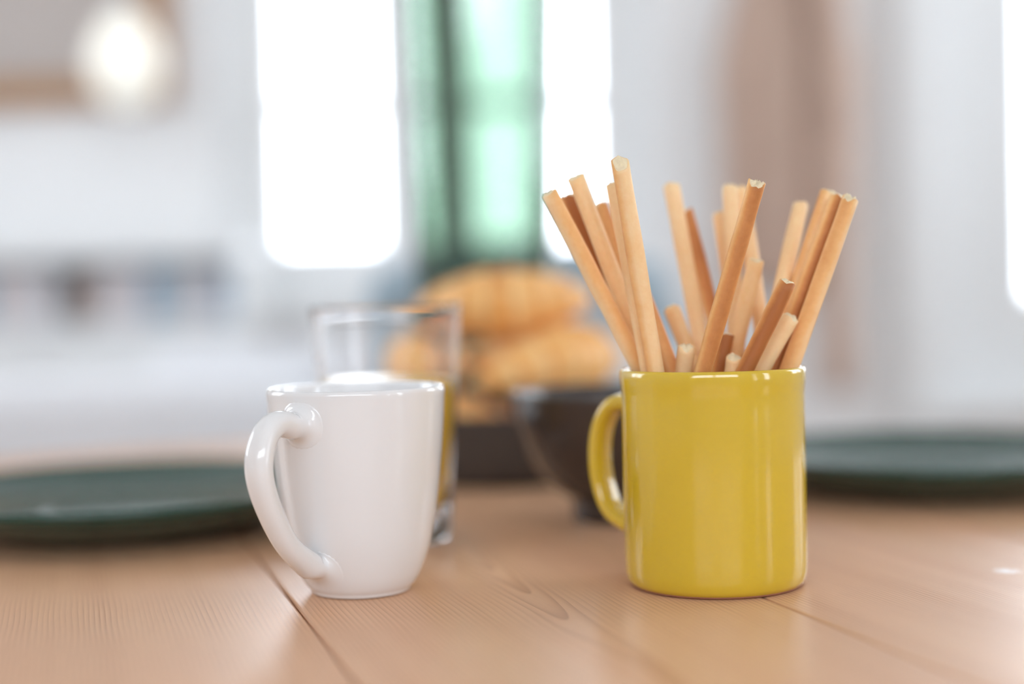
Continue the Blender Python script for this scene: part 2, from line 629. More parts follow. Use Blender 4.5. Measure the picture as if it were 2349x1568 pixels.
# window behind the vase: left casement, a broad middle post, right casement
window('window_1', WIN_A, ((WIN_A[0], R['y1'] + .10, 0), 0), [(0, .435), (.485, 1)], bars=(1.29,), sash=.075)
window('window_2', WIN_B, ((WIN_B[0], R['y1'] + .10, 0), 0), [(0, .5), (.5, 1)], sash=.12, outer=.10)
window('window_3', WIN_C, ((R['x1'] + .10, WIN_C[1], 0), -pi / 2), [(0, 1)], sash=.07)
window('window_7', WIN_G, ((R['x1'] + .10, WIN_G[1], 0), -pi / 2), [(0, 1)], sash=.07)
window('fill_window_5', FILL_WIN_E, ((R['x1'] + .10, FILL_WIN_E[1], 0), -pi / 2), [(0, .5), (.5, 1)], sash=.07)
window('fill_window_6', FILL_WIN_F, ((R['x0'] - .10, FILL_WIN_F[0], 0), pi / 2), [(0, .5), (.5, 1)], sash=.07)
window('window_4', WIN_D, ((WIN_D[1], R['y0'] - .10, 0), pi), [(0, .5), (.5, 1)], sash=.07)
tag(obj('trim_1', boxes((WIN_B[0] - .085, WIN_B[0], R['y1'] - .035, R['y1'], .1, WIN_B[3] + .08), bevel=.006), M['white_paint'], smooth=False), kind='structure')

# ------------------------------------------------------------------ the round pine table
TC = Vector((-.05, .72))
TR = .65
ang = atan2(1174.5 - 149, PX)                 # the boards run a little to the left of the line of sight
udir = Vector((-sin(ang), cos(ang)))          # along the boards
ndir = Vector((cos(ang), sin(ang)))           # across them
table = empty('round_table', (TC.x, TC.y, 0), 'round pine table with wide pale boards and dark joints, set for breakfast', 'table')
TH = .032
edges_n = [.0899 - .183 * k for k in range(5, 0, -1)] + [.0899, .2765, .456, .638, .82]
cn = TC.dot(ndir)
cu = TC.dot(udir)
gap = .0009
for i, (a, b) in enumerate(zip(edges_n, edges_n[1:])):
    a, b = max(a + gap / 2, cn - TR + .001), min(b - gap / 2, cn + TR - .001)
    if b - a < .004:
        continue
    # outline in (u, n) measured from the board's own origin
    pith = {6: a + .125, 5: a + .125}.get(i, a + (b - a) * (.25 + .6 * hsh(i, 3)))
    if abs(a - .0899) < .01:
        pith = a + .098
    elif abs(a - .2765) < .01:
        pith = a + .200
    elif abs(b - .0899) < .01:
        pith = a - .10
    u0 = .55
    pts = []
    N = 20
    for k in range(N + 1):
        n = a + (b - a) * k / N
        pts.append((cu + sqrt(max(0, TR * TR - (n - cn) ** 2)), n))
    for k in range(N + 1):
        n = b + (a - b) * k / N
        pts.append((cu - sqrt(max(0, TR * TR - (n - cn) ** 2)), n))
    bm = bmesh.new()
    vs = [bm.verts.new((p[0] - u0, p[1] - pith, 0)) for p in pts]
    f = bm.faces.new(vs)
    ex = bmesh.ops.extrude_face_region(bm, geom=[f])
    for v in ex['geom']:
        if isinstance(v, bmesh.types.BMVert):
            v.co.z -= TH
    bmesh.ops.recalc_face_normals(bm, faces=bm.faces)
    te = [e for e in bm.edges if all(abs(v.co.z) < 1e-6 for v in e.verts)]
    bmesh.ops.bevel(bm, geom=te, offset=.0011, segments=2, affect='EDGES', profile=.5)
    o = obj('board', bm, M['pine'], table, False)
    w = udir * u0 + ndir * pith
    o.location = (w.x - TC.x, w.y - TC.y, TOP)
    # local x along the board, y across it
    o.rotation_euler = (0, 0, atan2(udir.y, udir.x))
    # (u, n) is left-handed against x, y: mirror n in the mesh
    for v in o.data.vertices:
        v.co.y = -v.co.y
    o.data.flip_normals()
bm = bmesh.new()
lathe(bm, [(.50, TOP - TH - .09), (.52, TOP - TH - .09), (.52, TOP - TH), (.50, TOP - TH), (.50, TOP - TH - .09)], 96)
obj('apron', bm, M['pine_leg'], table, False)
for k in range(4):
    a = pi / 4 + k * pi / 2
    bm = bmesh.new()
    lathe(bm, [(0, 0), (.022, 0), (.026, .05), (.030, .3), (.036, .58), (.036, TOP - TH), (0, TOP - TH)], 24, (.47 * cos(a), .47 * sin(a), 0))
    obj('leg', bm, M['pine_leg'], table)


# ------------------------------------------------------------------ crockery
def mug_handle(outer, path, radii, a, z_top, z_low, n=24, sq=None, flare=1.7):
    """handle in the plane through the mug's axis at angle a, running out of the wall at both ends through a soft fillet;
    outer = (r, z) profile of the wall, path = (r, z) points between the joints, radii = (across, thick) along it incl. both joints"""
    d = Vector((cos(a), sin(a), 0))
    side = Vector((-sin(a), cos(a), 0))
    up = Vector((0, 0, 1))

    def R_at(z):
        for (r0, z0), (r1, z1) in zip(outer, outer[1:]):
            if z0 <= z <= z1:
                return r0 + (r1 - r0) * (z - z0) / (z1 - z0)
        return outer[0][0] if z < outer[0][1] else outer[-1][0]

    def normal(z):
        dr = (R_at(z + .001) - R_at(z - .001)) / .002
        return (d - up * dr).normalized()

    hs = [(-.0006, flare * 1.08)] + [(flare * (1 - cos(q * pi / 16)), flare * (1 - sin(q * pi / 16))) for q in range(0, 9)]   # (height, widening) of a round fillet
    bm = bmesh.new()
    rings = []

    def ring(points):
        rings.append([bm.verts.new(p) for p in points])

    def unit(k):
        c, s_ = cos(2 * pi * k / n), sin(2 * pi * k / n)
        if sq:
            c, s_ = math.copysign(abs(c) ** sq, c), math.copysign(abs(s_) ** sq, s_)
        return c, s_

    def joint(z0, nv, rx, ry, sign, order):
        tz = (nv * sign).cross(side)                  # the tube's own normal direction here
        zs = tz.z
        for h, f in order:
            pts = []
            for k in range(n):
                c, s_ = unit(k)
                lat, zz = (rx + f) * c, z0 + (ry + f) * s_ * zs
                R0 = R_at(zz)
                pts.append(d * sqrt(max(1e-8, R0 * R0 - lat * lat)) + side * lat + up * zz + nv * h)
            ring(pts)

    b0 = d * R_at(z_top) + up * z_top
    b1 = d * R_at(z_low) + up * z_low
    v0 = (normal(z_top) * .5 + (d * path[0][0] + up * path[0][1] - b0).normalized()).normalized()
    v1 = (normal(z_low) * .15 + (d * path[-1][0] + up * path[-1][1] - b1).normalized()).normalized()
    j0 = b0 + v0 * (flare + .002)
    j1 = b1 + v1 * (flare + .002)
    P3 = [j0] + [d * p[0] + up * p[1] for p in path] + [j1]
    P = smooth_profile(P3, 8)
    Rr = smooth_profile(radii, 8)
    joint(z_top, v0, radii[0][0], radii[0][1], 1, hs)
    for i, p in enumerate(P):
        if i == 0:
            t = v0
        elif i == len(P) - 1:
            t = -v1
        else:
            t = (P[i + 1] - P[i - 1]).normalized()
        nr = t.cross(side)
        ring([p + side * (Rr[i][0] * unit(k)[0]) + nr * (Rr[i][1] * unit(k)[1]) for k in range(n)])
    joint(z_low, v1, radii[-1][0], radii[-1][1], -1, list(reversed(hs)))
    for A, B in zip(rings, rings[1:]):
        for k in range(n):
            q = (k + 1) % n
            bm.faces.new((A[k], A[q], B[q], B[k]))
    bm.faces.new(list(reversed(rings[0])))
    bm.faces.new(rings[-1])
    return bm


# yellow mug
yc = onz(1643, 1335.5, TOP)
ymug = empty('yellow_mug', yc, 'glossy mustard yellow straight-sided mug packed with breadsticks', 'mug')
HY = .0952
prof = [(0, .003), (.030, .003), (.033, .0006), (.0365, .0006), (.0380, .0012), (.0392, .0032), (.0398, .007), (.0400, .014), (.0400, .05), (.0400, .078), (.0400, .084),
        (.0402, .0865), (.04045, .0885), (.0406, .0915), (.0405, .0940), (.0400, .0951), (.0393, .0953), (.0386, .0948), (.0381, .0935), (.0379, .091),
        (.0378, .085), (.0377, .05), (.0375, .012), (.036, .008), (.033, .0062), (0, .006)]
bm = bmesh.new()
lathe(bm, prof, 128)
obj('body', bm, M['yellow_mug'], ymug)
bm = bmesh.new()
lathe(bm, [(.0345, 0), (.0368, 0), (.0379, .0007), (.0378, .0013), (.0345, .0008), (.0345, 0)], 96)
tag(obj('foot_ring', bm, M['clay'], ymug), 'unglazed reddish clay ring under the mug')
hb = mug_handle([(.0398, .007), (.0400, .014), (.0400, .085)],
                [(.0545, .0770), (.0615, .0675), (.0640, .0530), (.0620, .0385), (.0560, .0275)],
                [(.0072, .0042), (.0071, .0038), (.0070, .0036), (.0070, .0036), (.0070, .0036), (.0071, .0038), (.0072, .0042)],
                radians(180 - 42), .0795, .0200, 24, .8, .0026)
obj('handle', hb, M['yellow_mug'], ymug)

# white mug
wc = onz(829, 1352.5, TOP)
wmug = empty('white_mug', wc, 'plain white porcelain mug tapering to a small foot, ear-shaped handle', 'mug')
outer = smooth_profile([(.0222, .0018), (.0245, .0045), (.0272, .0095), (.0302, .0175), (.0326, .027), (.0349, .041), (.0370, .058), (.0383, .073), (.0391, .086)], 5)
prof = [(0, .003), (.019, .003), (.0195, .0004), (.0212, .0002), (.0220, .0009)] + [tuple(p) for p in outer] + \
       [(.0394, .0885), (.0392, .0899), (.0385, .0906), (.0376, .0904), (.0369, .0894), (.0366, .0875)] + \
       [(.0355, .073), (.0342, .058), (.0321, .041), (.0297, .027), (.027, .0185), (.022, .011), (.012, .0075), (0, .007)]
bm = bmesh.new()
lathe(bm, prof, 128)
obj('body', bm, M['white_mug'], wmug)
hw = mug_handle([tuple(p) for p in outer],
                [(.0530, .0785), (.0605, .0740), (.0645, .0640), (.0632, .0530), (.0565, .0390), (.0475, .0265)],
                [(.0066, .0056), (.0061, .0051), (.0061, .0050), (.0063, .0050), (.0062, .0048), (.0059, .0047), (.0058, .0047), (.0066, .0058)],
                radians(-90 - 32), .0765, .0135, 28, .92, .0045)
obj('handle', hw, M['white_mug'], wmug)

# juice glass
gc = onz(899, 1237, TOP)
jg = empty('juice_glass', gc, 'clear thick-based tumbler two-thirds full of orange juice, behind the white mug', 'glass')
HG = .1255


def gl_r(z):
    return .0318 + (.0406 - .0318) * (z / HG)


po = [(0, .0015), (.020, .0015), (.027, .0003), (.0298, .0005), (.0312, .002)] + [(gl_r(z), z) for z in (.006, .015, .03, .06, .09, .115, .1235)] + \
     [(.0406, .1248), (.0402, .1255), (.0394, .1255), (.0390, .1248)]
pi_ = [(gl_r(z) - .0018, z) for z in (.1235, .115, .0872, .06, .035, .020)] + [(.0285, .0150), (.026, .0132), (.018, .0125), (0, .0125)]
bm = bmesh.new()
lathe(bm, po + pi_, 96)
obj('tumbler', bm, M['glass'], jg)
bm = bmesh.new()
lathe(bm, [(0, .0127), (.018, .0127), (.0258, .0134), (.0282, .0152)] + [(gl_r(z) - .0020, z) for z in (.020, .035, .06, .085)] +
      [(gl_r(.0862) - .0020, .0862), (.034, .0857), (.02, .0856), (0, .0856)], 96)
tag(obj('juice', bm, M['juice'], jg), 'yellow orange juice')

# dark bowl
bc = onz(1432, 1187, TOP)
bowl = empty('rice_bowl', bc, 'dark brown glazed rice bowl on a narrow foot, beside the yellow mug handle', 'bowl')
ob = smooth_profile([(.030, .0125), (.0385, .0175), (.0475, .027), (.0555, .0405), (.0610, .055), (.0642, .069)], 5)
prof = [(0, .006), (.024, .006), (.0255, .0003), (.0290, 0), (.0298, .0012), (.0293, .008), (.0297, .0115)] + [tuple(p) for p in ob] + \
       [(.0650, .0722), (.0649, .0736), (.0638, .0742), (.0626, .0736), (.0618, .072), (.058, .055), (.0525, .0415), (.045, .029), (.036, .0205), (.02, .0145), (0, .013)]
bm = bmesh.new()
lathe(bm, prof, 112)
tag(obj('body', bm, M['brown_bowl'], bowl))


# green plates
def plate(x, y, rad, label):
    c = onz(x, y, TOP)
    r = empty('dinner_plate', c, label, 'plate', 'green stoneware plates')
    s = rad / .13
    prof = [(0, .004), (.070, .004), (.073, .0002), (.078, 0), (.081, .0025), (.098, .0065), (.115, .0125), (.1268, .0195), (.1300, .0222),
            (.1303, .0240), (.1290, .0252), (.1270, .0246), (.1235, .0220), (.114, .0178), (.104, .0140), (.094, .0108), (.086, .0086), (.080, .0077), (.074, .0075), (0, .0075)]
    bm = bmesh.new()
    lathe(bm, [(a * s, b) for a, b in prof], 128)
    obj('plate_body', bm, M['green_plate'], r)
    bm = bmesh.new()
    lathe(bm, [(.0495 * s, .0074), (.0500 * s, .0080), (.0506 * s, .0082), (.0512 * s, .0080), (.0517 * s, .0074)], 96)
    obj('throwing_ring', bm, M['green_plate'], r)
    return r


plate(295, 1203, .128, 'dark green glazed dinner plate behind the handle of the white mug')
plate(2128, 1112, .128, 'dark green glazed dinner plate beyond the yellow mug, on the window side')

# dark dish with croissants
dc = onz(1165, 1082, TOP)
dish = empty('croissant_dish', dc, 'dark brown round stoneware dish heaped with croissants', 'dish')
prof = [(0, .003), (.082, .003), (.085, 0), (.094, 0), (.098, .004), (.101, .020), (.1035, .044), (.1045, .0475), (.1035, .0495), (.1010, .0490), (.0990, .046), (.0965, .020), (.092, .010), (.08, .008), (0, .008)]
bm = bmesh.new()
lathe(bm, prof, 112)
obj('body', bm, M['brown_dish'], dish)


def croissant(loc, rot, length=.125, fat=.026, bend=1.7, seed=0, label=''):
    """crescent of rolled layers: ridged tube thick in the middle, tapering to both horns"""
    bm = bmesh.new()
    N, K = 96, 28
    Rb = length / (2 * sin(bend / 2))
    lay = bm.verts.layers.float.new('layer')
    rings = []
    nl = 8
    for i in range(N + 1):
        t = -1 + 2 * i / N
        a = t * bend / 2
        c = Vector((Rb * sin(a), Rb * cos(a) - Rb * cos(bend / 2) * .5 - Rb * .5, 0))
        out = Vector((sin(a), cos(a), 0))
        q = abs(t) * nl / 2 * 1.0
        base = fat * (max(0.0, 1 - abs(t) ** 1.7)) ** .75
        ring = []
        for k in range(K):
            p = 2 * pi * k / K
            w = 1 + .05 * sin(3 * p + seed + 4 * t) + .03 * sin(7 * t * 3 + seed * 2 + p)
            fr = (abs(t) * (nl / 2.0) + .5 + .16 * sin(p + seed)) % 1.0          # 0 at a layer's inner lip, 1 at its outer one
            step = (1 - fr) ** 1.4
            r = max(.0012, base * (1.0 + .11 * (step - .4)) + .0028 * (1 - abs(t)) + .0006 * sin(11 * p + 9 * t + seed))
            v = bm.verts.new(c + out * (r * 1.12 * w * cos(p)) + Vector((0, 0, r * .88 * w * sin(p))))
            v[lay] = fr
            ring.append(v)
        rings.append(ring)
    for a, b in zip(rings, rings[1:]):
        for k in range(K):
            j = (k + 1) % K
            bm.faces.new((a[k], a[j], b[j], b[k]))
    bm.faces.new(rings[0])
    bm.faces.new(rings[-1])
    o = obj('croissant', bm, M['croissant'])
    o.location = loc
    o.rotation_euler = rot
    return tag(o, label, 'croissant', 'croissants heaped in the dark dish')


D = Vector(dc)
cz = TOP


def put(r, deg, z, turn, tilt, ln, fat, bend, seed, label):
    a = radians(deg)
    croissant(D + Vector((r * cos(a), r * sin(a), z)), (tilt[0], tilt[1], a - pi / 2 + turn), ln, fat, bend, seed, label)


put(.050, -132, .036, .1, (.05, .05), .086, .0222, 1.7, 1, 'croissant low in the dish, beside the juice glass')
put(.050, -45, .036, -.1, (.05, -.05), .086, .0222, 1.7, 2, 'croissant low in the dish, behind the dark bowl')
put(.050, 135, .036, 0, (0, .05), .086, .0222, 1.7, 3, 'croissant at the far side of the dish, under the heap')
put(.050, 45, .036, .1, (0, -.05), .086, .0222, 1.7, 4, 'croissant at the far side of the dish, on the side of the breadsticks')
put(.046, -48, .0795, .12, (.10, .14), .135, .027, 1.3, 5, 'large croissant in the middle layer, sloping down to the yellow mug')
put(.050, 172, .0795, .1, (.05, -.05), .105, .024, 1.5, 6, 'croissant in the middle layer, seen through the juice glass rim')
put(.052, 70, .0795, 0, (.0, .0), .100, .0235, 1.5, 8, 'croissant at the back of the middle layer')
put(.010, -95, .1235, .05, (.06, .05), .132, .027, 1.15, 7, 'topmost croissant of the heap, in front of the green vase')

# green glass vase behind the dish
vc = onz(1123, 1021, TOP)
vase = empty('green_vase', (vc.x, vc.y, TOP), 'tall translucent green glass vase standing behind the croissants', 'vase')
po = smooth_profile([(.0540, .003), (.0570, .03), (.0595, .10), (.0625, .20), (.0655, .30), (.0685, .40), (.0710, .43)], 4)
pin = smooth_profile([(.0668, .43), (.0642, .40), (.0610, .30), (.0580, .20), (.0550, .10), (.0525, .04), (.0470, .030)], 4)
bm = bmesh.new()
lathe(bm, [(0, .0005), (.048, .0005), (.0525, .001)] + [tuple(p) for p in po] + [(.0706, .4335), (.0690, .4346), (.0673, .4335)] + [tuple(p) for p in pin] + [(.02, .0265), (0, .026)], 112)
obj('vase_body', bm, M['green_glass'], vase)


# ------------------------------------------------------------------ breadsticks in the yellow mug
YA = yc.y
SR = .0037
RIM = TOP + HY


def stick(top, low, toast_shade, label, r=SR, spin=None, rough=1.0, bendy=.0008, seed=0, cut=0.0):
    """top / low = (photo x, photo y, depth from the mug's axis); the stick runs on down into the mug"""
    a = at(top[0], top[1], YA + top[2])
    ox = at(low[0], low[1], YA + low[2]).x - yc.x
    lim = .0377 - r
    ox_ = max(-lim + .0004, min(lim - .0004, ox))
    dm = sqrt(lim * lim - ox_ * ox_)
    low = (low[0] + (ox_ - ox) * PX / YA, low[1], max(-dm, min(dm, low[2])))
    b = at(low[0], low[1], YA + low[2])
    d = (b - a).normalized()
    # run down until the floor or the wall of the mug
    L = (b - a).length
    s = L
    while s < .3:
        p = a + d * s
        q = Vector((p.x - yc.x, p.y - yc.y)).length
        if p.z < TOP + .0068 + r or (p.z < RIM - .002 and q > .0374 - r and s > L + .004):
            break
        s += .0005
    b = a + d * s
    Lt = (a - b).length
    z = (a - b).normalized()
    x = Vector((0, -1, 0)) - z * Vector((0, -1, 0)).dot(z)
    x.normalize()
    sp = spin if spin is not None else 2 * pi * hsh(seed, 5)
    y = z.cross(x)
    x2 = x * cos(sp) + y * sin(sp)
    y2 = z.cross(x2)
    mw = Matrix(((x2.x, y2.x, z.x, b.x), (x2.y, y2.y, z.y, b.y), (x2.z, y2.z, z.z, b.z), (0, 0, 0, 1)))
    bm = bmesh.new()
    K, N = 20, 40

    def end_z(p):
        view = cos(p) * cos(sp) - sin(p) * sin(sp)          # how far this side faces the room's near end
        e = .0005 * sin(2 * p + seed * 2) + .0003 * sin(4 * p + seed) + .0005 * (hsh(round(p * 7), seed) - .5)
        return e * rough - cut * r * view

    rings = []
    for i in range(N + 1):
        t = i / N
        zz = Lt * t
        bx = bendy * sin(pi * t) * cos(seed)
        by = bendy * sin(pi * t) * sin(seed)
        rr = r * (1 + .035 * sin(9 * t + seed) + .02 * sin(23 * t + seed * 3))
        ring = []
        for k in range(K):
            p = 2 * pi * k / K
            w = 1 + .035 * sin(2 * p + seed + 2 * t) + .012 * (hsh(i, k, seed) - .5)
            dz = end_z(p) if i == N else 0
            rad = rr * w * (.94 if i == 0 else 1)
            ring.append(bm.verts.new((bx + rad * cos(p), by + rad * sin(p), zz + dz)))
        rings.append(ring)
    for p, q in zip(rings, rings[1:]):
        for k in range(K):
            j = (k + 1) % K
            bm.faces.new((p[k], p[j], q[j], q[k]))
    bm.faces.new(list(reversed(rings[0])))
    # shallow lip turning in at the broken end
    rim = [bm.verts.new((v.co.x * .84, v.co.y * .84, v.co.z + .00025)) for v in rings[-1]]
    for k in range(K):
        j = (k + 1) % K
        bm.faces.new((rings[-1][k], rings[-1][j], rim[j], rim[k]))
    floor_ = bm.verts.new((0, 0, Lt - .0012 - abs(cut) * r))
    for k in range(K):
        bm.faces.new((rim[k], rim[(k + 1) % K], floor_))
    o = obj('breadstick', bm, M['bread'])
    o.matrix_world = mw
    o['toast_shade'] = float(toast_shade)
    tag(o, label, 'breadstick', 'breadsticks in the yellow mug')
    # crumb showing in the break
    bm = bmesh.new()
    G = 4
    prev = None
    for g in range(G + 1):
        fr = 1 - g / G
        if g == G:
            ring = [bm.verts.new((0, 0, Lt + .0007))]
        else:
            ring = []
            for k in range(K):
                p = 2 * pi * k / K
                ed = end_z(p)
                bump_ = .0012 * rough * (hsh(g, k, seed) - .5) + .0006 if g else 0.0
                ring.append(bm.verts.new((r * .88 * fr * cos(p), r * .88 * fr * sin(p), Lt + ed * fr + bump_ + .0003 * (1 - fr))))
        if prev:
            for k in range(K):
                j = (k + 1) % K
                if len(ring) == 1:
                    bm.faces.new((prev[k], prev[j], ring[0]))
                else:
                    bm.faces.new((prev[k], prev[j], ring[j], ring[k]))
        prev = ring
    tag(obj('crumb_end', bm, M['crumb'], o), 'pale crumbly broken end')
    return o


S = [
    # top (x, y, depth), low (x, y, depth), toast, label
    ((1262, 446, -.012), (1453, 836, -.004), .05, 'pale breadstick leaning out furthest over the mug handle', .7),
    ((1302, 452, .007), (1462, 800, .008), .92, 'narrow-looking breadstick darkened for shade between the two pale ones over the handle', .3),  # shade between its neighbours is put into the crust colour
    ((1321, 408, -.004), (1478, 822, .004), .28, 'smooth golden breadstick with a ragged flat top, second tallest over the handle', 3.4),
    ((1374, 471, .016), (1500, 800, .016), .35, 'golden breadstick mostly hidden behind the smooth ragged-topped one', .9),
    ((1411, 425, -.012), (1485, 846, -.014), .22, 'breadstick with a nick halfway, tucked behind the tallest one', 1.2),
    ((1423, 374, -.034), (1507, 850, -.029), .18, 'tallest breadstick with a rounded pale end, nearest the viewer', 4.5),
    ((1462, 640, .004), (1541, 846, .000), .45, 'toasted breadstick showing only as a wedge beside the tallest one', 1.0),
    ((1540, 706, .020), (1592, 840, .016), .32, 'short blurred breadstick standing alone before the two tall blurred ones', 2.6),
    ((1540, 425, .036), (1608, 810, .022), .16, 'tall blurred pale breadstick at the back, nearest the tallest one', 3.6),
    ((1573, 486, .044), (1652, 806, .030), .50, 'toasted blurred breadstick leaning behind the tall blurred pale one', .4),
    ((1574, 797, -.016), (1570, 850, -.014), .04, 'stubby breadstick just clearing the rim with a two-peaked broken end', 2.2),
    ((1735, 422, -.036), (1613, 850, -.030), .72, 'long toasted breadstick with a brown stripe and jagged end, crossing before the others', .25),
    ((1675, 428, .033), (1686, 800, .018), .14, 'tall blurred pale breadstick behind the jagged brown-striped one', 2.9),
    ((1653, 490, .047), (1680, 720, .034), .22, 'blurred breadstick showing as a step beside the tall blurred pale one', 1.9),
    ((1700, 432, .040), (1754, 780, .026), .20, 'blurred breadstick half hidden by the jagged end of the brown-striped one', 3.0),
    ((1734, 600, .006), (1682, 830, .004), .38, 'medium breadstick with a flat top, behind the brown-striped one', 2.5),
    ((1664, 770, -.004), (1650, 850, -.006), .95, 'breadstick coloured very dark for the shade in the gap at the foot of the brown-striped one', .2),  # the dark wedge is shade, painted as a darker crust
    ((1686, 822, -.016), (1682, 850, -.016), .08, 'shortest breadstick, its pale cut end barely above the rim', 1.4),
    ((1806, 649, -.030), (1708, 850, -.026), .78, 'short dark brown breadstick leaning across the window side of the mug', .1),
    ((1814, 728, -.016), (1748, 848, -.014), .05, 'short pale breadstick tucked behind the short dark brown one', 2.8),
    ((1950, 458, -.014), (1806, 846, -.011), .26, 'pale breadstick leaning out furthest on the window side, jagged end', 5.6),
    ((1900, 442, .008), (1790, 760, .008), .24, 'rounded breadstick second furthest out on the window side', 4.7),
    ((1924, 452, -.002), (1806, 770, -.003), .75, 'toasted breadstick pinched between the two outermost on the window side', .5),
    ((1837, 470, .027), (1796, 700, .021), .10, 'pale blurred breadstick standing nearly upright on the window side', 3.1),
]
for i, (tp, lw, to, lb, sp) in enumerate(S):
    stick(tp, lw, to, lb, spin=sp, seed=i * 1.37 + .3, cut={5: .75, 11: .35, 0: -.15, 10: .08, 17: .3, 20: .2}.get(i, .3 * hsh(i, 9) - .1), rough={10: 1.5, 11: 1.8, 20: 1.7}.get(i, 1.0))


# ------------------------------------------------------------------ things beyond the table
def framed_picture():
    Yp = R['y1'] - .035
    c = at(400, 242, R['y1'])                  # lower corner nearest the window
    x1, z0 = c.x, c.z
    W, H, f = .75, .95, .055
    r = empty('framed_picture', (x1 - W / 2, R['y1'] - .02, z0), 'orange-brown wooden picture frame with a beige print on the white wall', 'picture')
    obj('frame', boxes((-W / 2, -W / 2 + f, -.018, .018, 0, H), (W / 2 - f, W / 2, -.018, .018, 0, H),
                       (-W / 2 + f, W / 2 - f, -.018, .018, 0, f), (-W / 2 + f, W / 2 - f, -.018, .018, H - f, H), bevel=.003), M['frame_wood'], r, False)
    obj('print', boxes((-W / 2 + f, W / 2 - f, .004, .010, f, H - f)), M['print_paper'], r, False)
    obj('backing', boxes((-W / 2 + .01, W / 2 - .01, .011, .0195, .01, H - .01)), M['mat_board'], r, False)


framed_picture()


def pendant():
    c = at(288, 145, 2.55)
    r = empty('pendant_lamp', c, 'white paper pendant lamp hanging before the framed picture', 'lamp')
    bm = bmesh.new()
    prof = smooth_profile([(.012, .098), (.030, .078), (.052, .040), (.062, 0), (.056, -.036), (.040, -.062), (.024, -.074)], 5)
    ins = [(max(.004, p[0] - .0015), p[1]) for p in reversed(prof)]
    ring = [tuple(p) for p in prof] + ins
    lathe(bm, ring + [ring[0]], 48)
    obj('shade', bm, M['lamp_paper'], r)
    bm = bmesh.new()
    lathe(bm, [(0, -.02), (.014, -.015), (.020, .005), (.014, .03), (.012, .05), (0, .05)], 20)
    obj('bulb', bm, M['bulb'], r)
    bm = bmesh.new()
    lathe(bm, [(0, .05), (.0125, .05), (.0125, .105), (.004, .112), (0, .112)], 20)
    obj('socket', bm, M['white_paint'], r)
    bm = bmesh.new()
    tube(bm, [(0, 0, .11), (0, 0, R['h'] - c.z - .02)], .0025, 8)
    obj('cord', bm, M['white_paint'], r)
    bm = bmesh.new()
    lathe(bm, [(0, R['h'] - c.z - .03), (.03, R['h'] - c.z - .03), (.04, R['h'] - c.z), (0, R['h'] - c.z)], 24)
    obj('ceiling_cup', bm, M['white_paint'], r)


pendant()

# white bookcase with a row of books in its open compartment
BY = 2.72
p = at(530, 600, BY)
bx1 = p.x + .02
bx0 = bx1 - .78
zt = at(260, 596, BY).z
zs = at(260, 742, BY).z
zl = zs - .36
bk = empty('bookcase', ((bx0 + bx1) / 2, BY, 0), 'low white bookcase with open compartments against the far wall', 'bookcase')
hw_ = (bx1 - bx0) / 2
dp = R['y1'] - BY - .02
obj('top_panel', boxes((-hw_, hw_, 0, dp, zt, zt + .03), bevel=.002), M['white_paint'], bk, False)
obj('side_panel', boxes((-hw_, -hw_ + .02, 0, dp, 0, zt)), M['white_paint'], bk, False)
obj('side_panel', boxes((hw_ - .02, hw_, 0, dp, 0, zt)), M['white_paint'], bk, False)
obj('back_panel', boxes((-hw_ + .02, hw_ - .02, dp - .012, dp, 0, zt)), M['white_paint'], bk, False)
nd = 2
for k in range(nd):
    a = -hw_ + .022 + (2 * hw_ - .044) * k / nd
    b = -hw_ + .022 + (2 * hw_ - .044) * (k + 1) / nd
    dr = obj('door', boxes((a + .002, b - .002, -.002, .016, .085, zs - .024), bevel=.002), M['white_paint'], bk, False)
    bm = bmesh.new()
    lathe(bm, [(0, 0), (.006, 0), (.006, .012), (.013, .016), (.013, .024), (0, .027)], 20)
    bmesh.ops.rotate(bm, verts=bm.verts, cent=(0, 0, 0), matrix=Matrix.Rotation(radians(90), 3, 'X'))
    bmesh.ops.translate(bm, verts=bm.verts, vec=(b - .05, -.002, zs - .12))
    obj('knob', bm, M['metal'], dr)
for z in (zs, zl, .08):
    obj('shelf_board', boxes((-hw_ + .02, hw_ - .02, (0 if z > zl else .018), dp - .012, z - .02, z)), M['white_paint'], bk, False)
x = bx1 - .024
jug_x = None
kinds = [('blue_book', .03), ('grey_book', .024), ('pink_book', .022), ('grey_book', .028), ('teal_book', .032), ('blue_book', .022), ('pink_book', .03), ('grey_book', .03),
         ('pink_book', .026), ('grey_book', .032), ('pink_book', .028), ('grey_book', .024), ('pink_book', .03), ('teal_book', .026), ('grey_book', .03), ('grey_book', .026),
         ('pink_book', .022), ('teal_book', .03), ('grey_book', .03)]
names = {'blue_book': 'blue-grey', 'grey_book': 'pale grey', 'pink_book': 'pale pink', 'teal_book': 'dull teal'}
cnt = {}
ordw = ['first', 'second', 'third', 'fourth', 'fifth', 'sixth', 'seventh', 'eighth', 'ninth']
for i, (kd, w) in enumerate(kinds):
    h = (zt - zs) * (.80 + .12 * hsh(i, 2))
    d = .12 + .02 * hsh(i, 7)
    if i == 9:
        jug_x = x - .040
        x -= .078
    x0b = x - w
    cnt[kd] = cnt.get(kd, -1) + 1
    b = empty('book', (x0b + w / 2, BY + .03, zs + .0005), '%s book on the bookcase shelf, %s of that colour counted from the window' % (names[kd], ordw[cnt[kd]]), 'book', 'books in the white bookcase')
    cv = boxes((-w / 2, w / 2, 0, .003, 0, h), (-w / 2, -w / 2 + .0025, .003, d, 0, h), (w / 2 - .0025, w / 2, .003, d, 0, h))
    obj('cover', cv, M[kd], b, False)
    obj('pages', boxes((-w / 2 + .0025, w / 2 - .0025, .004, d - .004, .003, h - .003)), M['page'], b, False)
    x = x0b - .0015
